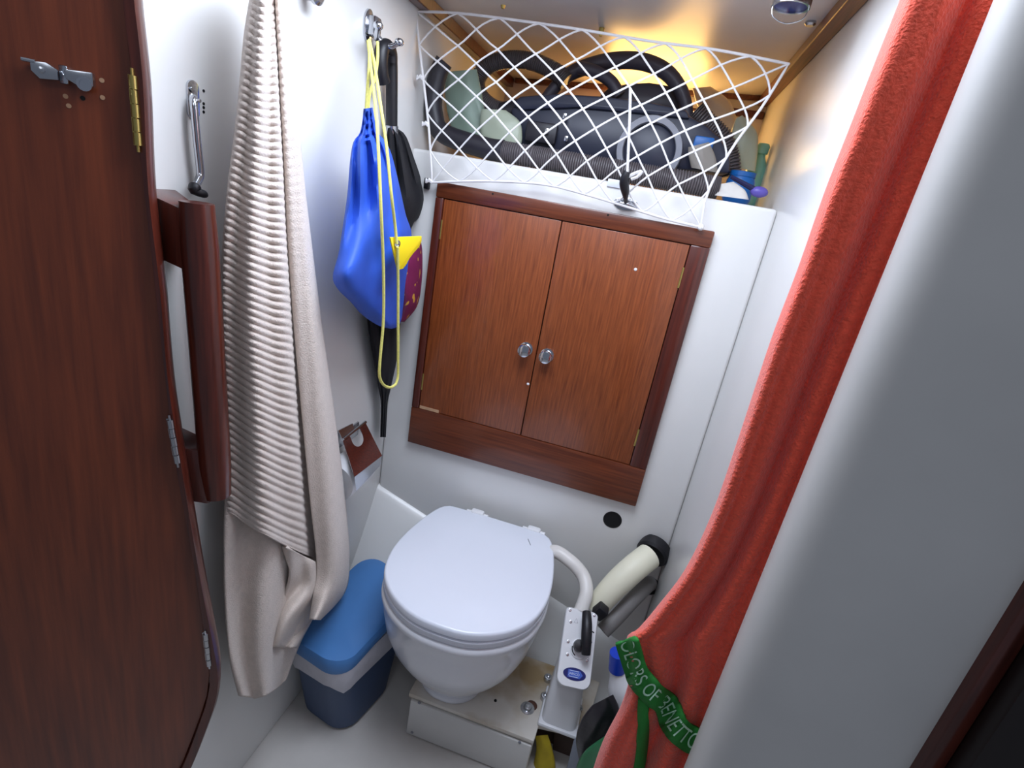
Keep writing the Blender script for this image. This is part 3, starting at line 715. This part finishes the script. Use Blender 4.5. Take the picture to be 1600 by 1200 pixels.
mb().prism([q1, q1+Vector((-.012, -.002, .022)), q1.lerp(q2, .6)+Vector((-.012, 0, .012)), q1.lerp(q2, .5)], Vector((-.002, 0, 0))).build('top_bracket', 'steel', ph)
rc = aX(523, 755, -.537)
rl = thing('toilet_roll', 'white toilet paper roll in the steel holder beside the towel', 'toilet roll', (rc.x, rc.y+.05, rc.z-.05))
ya, yb = rc.y+.0, rc.y+.10
mb().lathe([(.020, 0), (.044, 0), (.045, .002), (.045, .098), (.044, .1), (.020, .1), (.020, 0)], (rc.x, rc.y, rc.z), (0, 1, 0), 36, False).build('paper', 'white_plastic', rl)
mb().lathe([(.0205, .001), (.0205, .099), (.019, .099), (.019, .001), (.0205, .001)], (rc.x, rc.y, rc.z), (0, 1, 0), 28, False).build('core', 'grey_plastic', rl)
mb().tube([(rc.x, rc.y-.006, rc.z), (rc.x, rc.y+.106, rc.z)], .006, 10).build('spindle', 'chrome', ph)

# ------------------------------------------------------------------ waste bin
bn = thing('waste_bin', 'dark blue waste bin with bright blue swing lid beside the toilet', 'bin', (-.47, .92, 0))
def ring_bin(z, g=0, n=6):
    k = z/.26
    return rrect(-.472-.004*k, .926+.008*k, .078+.008*k+g, .092+.048*k+g, .05, z, n, -.22)
zs = [0.002, .01, .06, .12, .18, .225]
mb().loft([ring_bin(.002, -.008)]+[ring_bin(z) for z in zs[1:]]+[ring_bin(.225, -.003), ring_bin(.02, -.003)]).build('bucket', 'bin_blue', bn)
# folded-over liner
random.seed(3)
def liner(z, g, j0=0):
    r = ring_bin(z, g)
    return [Vector((p.x, p.y, p.z+.008*math.sin(i*1.1+j0)+random.uniform(-.004, .004))) for i, p in enumerate(r)]
mb().loft([liner(.168, .006), liner(.19, .007, 1), liner(.215, .006, 2), ring_bin(.232, .003), ring_bin(.232, -.006)], False).build('liner_bag', 'bag_film', bn)
# lid: shallow saddle
lr = []
for k, (z, g) in enumerate(((.224, .005), (.236, .007), (.250, .002), (.258, -.018), (.262, -.05))):
    lr.append([Vector((p.x, p.y, p.z+(.042*max(0, (p.y-.80)/.24)**1.5+.012*max(0, (.86-p.y)/.06) if k else .042*max(0, (p.y-.80)/.24)**1.5))) for p in ring_bin(z, g, 8)])
cz = sum((p for p in lr[-1]), Vector())/len(lr[-1])
lid = mb().loft(lr, True).build('lid', 'bin_lid_blue', bn, sharp=50)
pk = ring_bin(.25, 0)
mb().box((-.44, 1.052, .294), (-.40, 1.070, .312), .004).build('lid_tab', 'bin_lid_blue', lid)

# ------------------------------------------------------------------ toilet plinth
PT = H-1.14
pl = thing('toilet_plinth', 'stained white plinth screwed under the marine toilet', 'plinth', (-.1, 1.0, 0))
px0, px1, pxe = -.290, .016, .125
py0 = .889
P = [Vector((px0, py0, 0)), Vector((px0+.012, py0, PT)), Vector((px0+.012, 1.11, PT)), Vector((px0, 1.11, 0))]
mb().box((px0, py0+.006, 0), (px1, 1.075, PT-.012), .004).build('core_box', 'plinth_mat', pl)
mb().prism([Vector((px0-.004, py0-.002, PT-.012)), Vector((px1, py0-.002, PT-.012)), Vector((px1+.002, .928, PT-.012)), Vector((pxe, .945, PT-.012)), Vector((pxe+.02, 1.11, PT-.012)), Vector((px0-.004, 1.11, PT-.012))], (0, 0, .012), .003).build('top_board', 'plinth_mat', pl)
mb().box((px0+.004, py0-.005, .004), (px1-.002, py0+.007, PT-.016), .003).build('front_panel', 'gelcoat_dull', pl)
mb().box((px1, 1.0, 0), (pxe-.01, 1.075, PT-.014)).build('recess_back', 'brown_board', pl)
for x, y in ((655, 1098), (644, 1144), (812, 1160)):
    c = aY(x, y, py0-.005); mb().lathe([(.0035, -.001), (.0035, .0012), (0, .002)], c, (0, -1, 0), 12).build('screw', 'print_grey', pl)
for x, y, r, mt in ((665, 1058, .009, 'rust'), (774, 1095, .0035, 'black_void')):
    c = aZ(x, y, PT); mb().lathe([(r, -.002), (r, .0015), (r*.6, .004), (0, .004)], c, n=16).build('bolt_hole', mt, pl)
c = aZ(824, 1107, PT)
mb().lathe([(.017, 0), (.017, .002), (.010, .003), (.009, .009), (.006, .010), (0, .010)], c, n=20).build('bolt', 'steel', pl)
mb().lathe([(.014, .0002), (.012, .0012), (0, .0014)], c+Vector((.008, .012, 0)), n=14).build('rust_stain', 'rust', pl)
tc = thing('yellow_cloth', 'crumpled yellow cloth stuffed in the gap beside the plinth panel', 'cloth', aY(850, 1190, .94))
blob([(836, 1150), (838, 1170), (832, 1200), (825, 1230)], [(856, 1148), (863, 1170), (868, 1200), (862, 1230)], 16, 20, 'Y', .935, .5, .3, 4, 1).build('cloth', 'yellow_cloth', tc, sharp=60)
tc2 = aY(880, 1170, .985)
tag(mb().prism([aY(x, y, .985) for x, y in ((866, 1140), (899, 1150), (888, 1250), (858, 1240))], (0, .012, 0), .002).build('brown_board_offcut', 'brown_board'), 'brown board offcut standing behind the yellow cloth', 'board')

# ------------------------------------------------------------------ toilet
to = thing('marine_toilet', 'white marine toilet with closed lid and hand pump on stained plinth', 'toilet', (-.215, 1.0, PT))
LZ = H-.80
half = [(0, .776), (.045, .779), (.09, .795), (.135, .827), (.168, .872), (.184, .93), (.186, .99), (.178, 1.06), (.165, 1.12), (.152, 1.155), (.135, 1.172), (.10, 1.176), (0, 1.177)]
CXT = -.215
hs = c2(half, 40)
def dring(z, k=1., cy=.98, dy=0, kx=None):
    kx = kx or k
    pr_ = [(x, y) for x, y in hs]+[(-x, y) for x, y in hs[-2:0:-1]]
    # slight twist as installed
    return [Vector((CXT+x*kx+.035*(y-.98)*0-.025*((y-.98)/.2)*0, min(cy+(y-cy)*k+dy, 1.125 if z < LZ-.06 else 9), z)) for x, y in pr_]
mb().loft([dring(LZ-.020, .985), dring(LZ-.018, .998), dring(LZ-.006, 1.), dring(LZ-.0015, .99), dring(LZ, .972), dring(LZ+.0015, .5)]).build('lid', 'lid_plastic', to, sharp=50)
mb().loft([dring(LZ-.040, .985), dring(LZ-.038, .995), dring(LZ-.026, .995), dring(LZ-.022, .97)]).build('seat', 'lid_plastic', to, sharp=50)
mb().loft([dring(LZ-.041, .97), dring(LZ-.046, 1.005), dring(LZ-.058, 1.008), dring(LZ-.066, .985), dring(LZ-.10, .965), dring(LZ-.15, .915), dring(LZ-.19, .84), dring(LZ-.225, .74), dring(LZ-.255, .64), dring(LZ-.282, .55), dring(LZ-.305, .47, 1.0), dring(PT+.018, .38, .985), dring(PT+.010, .42, .985), dring(PT+.001, .42, .985)]).build('bowl', 'porcelain', to, sharp=60)
for x, y in ((746, 800), (833, 830)):
    c = aZ(x, y, LZ+.002)
    h = mb().box((c.x-.018, 1.168, LZ-.03), (c.x+.018, 1.190, LZ+.004), .006).build('hinge', 'white_plastic', to)
    mb().tube([(c.x-.030, 1.179, LZ-.008), (c.x+.030, 1.179, LZ-.008)], .007, 10).build('hinge_pin', 'white_plastic', h)
# small chips on the lid
mb().tube([aZ(825, 842, LZ+.001), aZ(829, 852, LZ+.001)], .0009, 6).build('scratch', 'print_grey', to)
mb().sphere(aZ(653, 966, LZ-.006), .004, 8, (1.4, .4, .5)).build('chip', 'print_grey', to)
# pump unit: tilted face plate
ptl, ptr = aZ(889, 950, H-.875), aZ(940, 958, H-.875)
pbl, pbr = aZ(864, 1066, H-.985), aZ(916, 1082, H-.985)
o_, ex, ey, ez = frame3((ptl+ptr+pbl+pbr)/4, ((ptr-ptl)+(pbr-pbl)), ((ptl-pbl)+(ptr-pbr)))
PW = ((ptr-ptl).length+(pbr-pbl).length)/4; PL = ((ptl-pbl).length+(ptr-pbr).length)/4
def pp(u, v, n=0): return o_+ex*u*PW+ey*v*PL+ez*n      # face coordinates -1..1
def facering(n, k, r=.3):
    out = []
    for sx, sy, a0 in ((1, 1, 0), (-1, 1, 90), (-1, -1, 180), (1, -1, 270)):
        rr = .010 if sy > 0 else .018
        for q in range(6):
            a = math.radians(a0+90*q/5)
            out.append(o_+ex*(sx*(PW*k-rr)+rr*math.cos(a))+ey*(sy*(PL-(1-k)*PW-rr)+rr*math.sin(a))+ez*n)
    return out
pm = mb().loft([facering(-.035, .94), facering(-.006, .96), facering(-.005, 1.0), facering(-.001, 1.0), facering(.002, .95), facering(.002, .5)]).build('pump_housing', 'white_plastic', to, sharp=45)
# cylinder body below the plate down to the base flange
bc_ = Vector((pp(0, -.2).x, pp(0, -.35).y+.02, PT))
topn = pp(0, -.1, -.03)
lowr = []
for n_, kx, ky in ((0, .042, .045), (.35, .040, .043), (.62, .037, .038), (.86, .034, .028)):
    cc = bc_.lerp(topn, n_); lowr.append([p + (ey*0) for p in rrect(cc.x, cc.y, kx, ky, .018, cc.z, 6)])
mb().loft(lowr).build('pump_body', 'white_plastic', to, sharp=50)
mb().box((bc_.x-.047, bc_.y-.05, PT), (bc_.x+.047, bc_.y+.06, PT+.012), .005).build('pump_base', 'white_plastic', to)
for x, y in ((852, 1086), (904, 1104), (857, 1057)):
    c = aZ(x, y, PT+.012)
    mb().lathe([(.011, -.0115), (.011, -.002), (.009, 0), (.0048, .0005), (.0048, .003), (.003, .004), (0, .003)], c, n=16).build('flange_bolt', 'steel', to)
# dial, lever, screws, badge on the plate
mb().lathe([(.021, .001), (.021, .004), (.019, .005), (0, .005)], pp(.10, -.02), ez, 28).build('dial', 'white_plastic', pm)
arc = [pp(.10, -.02, .0062)+(ex*math.cos(a)+ey*math.sin(a))*.017 for a in [math.radians(170+i*7) for i in range(11)]]
mb().tube(arc, .0012, 6).build('dial_mark', 'print_dark', pm)
mb().lathe([(.012, 0), (.0135, .008), (.012, .020), (0, .022)], pp(.02, .05, .005), ez, 20).build('lever_hub', 'black_rubber', pm)
P = cat([pp(.16, .92, .026), pp(.22, .6, .036), pp(.30, .20, .036), pp(.40, -.14, .030)], 20)
mb().tube(P, [.0100+.0022*math.sin(math.pi*k/19) for k in range(20)], 14).build('lever', 'black_rubber', pm)
for u, v in ((-.62, .62), (-.62, .10), (.72, .22), (-.55, -.22), (.62, -.26), (-.75, .92), (.75, .92)):
    mb().lathe([(.0034, 0), (.0034, .002), (.0015, .0025), (0, .002)], pp(u, v, .001), ez, 10).build('screw', 'steel', pm)
tri = [pp(-.42, .62, .0022), pp(-.18, .62, .0022), pp(-.30, .74, .0022)]
mb().tube(tri, .0005, 4, loop=True).build('warning_triangle', 'print_grey', pm)
mb().tube([pp(.55, .52, .0024), pp(.85, .47, .0024)], .0012, 4).build('mark', 'print_dark', pm)
bo = pp(.0, -.66, .002)
bd = mb().prism([bo+ex*.0255*math.cos(a)+ey*.0125*math.sin(a) for a in [2*math.pi*k/32 for k in range(32)]], ez*.0012).build('badge', 'logo_blue', pm)
hexp = [bo+ez*.0014+ex*x+ey*y for x, y in ((-.015, .0075), (.012, .0075), (.0185, 0), (.012, -.0075), (-.015, -.0075))]
mb().prism(hexp, ez*.0003).build('badge_field', 'logo_mid', bd)
V, Fc = text_mesh('JABSCO', .0070)
tm = mb(); tm.v = [tuple(bo+ex*(v.x-.001)+ey*v.y+ez*.0022) for v in V]; tm.f = Fc
tm.build('badge_lettering', 'logo_print', bd, flat=True, recalc=False)
for yy in (.0058, -.0058):
    mb().tube([bo+ex*-.012+ey*yy+ez*.0018, bo+ex*.009+ey*yy+ez*.0018], .0007, 4).build('badge_line', 'logo_print', bd)
# intake hose from behind the bowl to the pump head
P = cat([(-.09, 1.15, LZ-.10), aY(862, 862, 1.13), aY(890, 876, 1.115), aY(911, 900, 1.10), aY(916, 926, 1.07), pp(-.05, .97, -.012)], 40)
mb().tube(P, .0165, 18).build('flush_hose', 'hose_white', to)
c = aY(938, 955, 1.05)
mb().box(c-Vector((.014, .014, .016)), c+Vector((.014, .014, .016)), .004, Matrix.Rotation(.5, 3, 'Y')).build('hose_clamp', 'black_rubber', to)

# ------------------------------------------------------------------ hoses on the back wall
h1 = thing('discharge_hose', 'thick cream hose rising into a black flange on the back wall', 'hose', aY(940, 940, 1.09))
P = cat([aY(926, 954, 1.085), aY(932, 948, 1.09), aY(958, 918, 1.11), aY(990, 888, 1.14), aY(1014, 869, 1.18)], 30)
mb().tube(P, [.027+.005*min(1, k/15) for k in range(30)], 20).build('hose', 'hose_cream', h1)
fl_ = aY(1021, 861, YB-.012)
mb().lathe([(.040, -.016), (.041, .010), (.036, .016), (.0, .016)], (fl_.x, YB-.012, fl_.z), (-.35, -1, -.35), 24).build('wall_flange', 'black_rubber', h1)
h2 = thing('grey_hose', 'thinner grey hose under the cream hose entering the wall', 'hose', aY(950, 960, 1.1))
P = cat([aY(942, 986, 1.07), aY(966, 962, 1.10), aY(988, 938, 1.13), aY(1012, 914, 1.19), aY(1016, 912, YB+.004)], 26)
mb().tube(P, .0185, 16).build('hose', 'hose_mid_grey', h2)
c = aY(1014, 914, YB)
mb().lathe([(.026, -.004), (.026, .004), (.0, .005)], (c.x, YB-.002, c.z), (0, -1, 0), 20).build('wall_collar', 'black_void', h2)

# ------------------------------------------------------------------ clutter beside the pump
bt = aY(968, 1080, .93)
wbt = thing('cleaner_bottle', 'white cleaner bottle with blue cap leaning beside the pump', 'bottle', aY(985, 1130, .95))
P = cat([aY(988, 1118, .93), aY(975, 1085, .93), aY(966, 1055, .93), aY(962, 1040, .93)], 14)
mb().tube(P, [.030, .034, .036, .036, .035, .034, .033, .031, .028, .024, .020, .017, .015, .014], 20).build('body', 'white_plastic', wbt)
mb().tube([aY(964, 1046, .93), aY(966, 1020, .93)], .018, 18).build('cap', 'bottle_blue', wbt)
soft('dark_plastic_bag', [(925, 1102), (908, 1125), (900, 1155), (905, 1190)], [(958, 1085), (968, 1110), (960, 1140), (912, 1192)], 'Y', .865, .42, 'dark_bag', 'crumpled dark plastic bag beside the pump base', 'bag', wr=.25, seed=2)
soft('green_plastic_bag', [(945, 1150), (915, 1172), (900, 1200), (890, 1250)], [(975, 1130), (985, 1165), (975, 1200), (960, 1260)], 'Y', .815, .4, 'green_film', 'crumpled green plastic bag below the red towel', 'bag', wr=.25, seed=5)
tag(mb().prism([aY(x, y, .92) for x, y in ((896, 1160), (906, 1150), (904, 1220), (882, 1215))], (0, .01, 0), .001).build('grey_card', 'grey_card'), 'pale grey card edge standing beside the brown board', 'card')
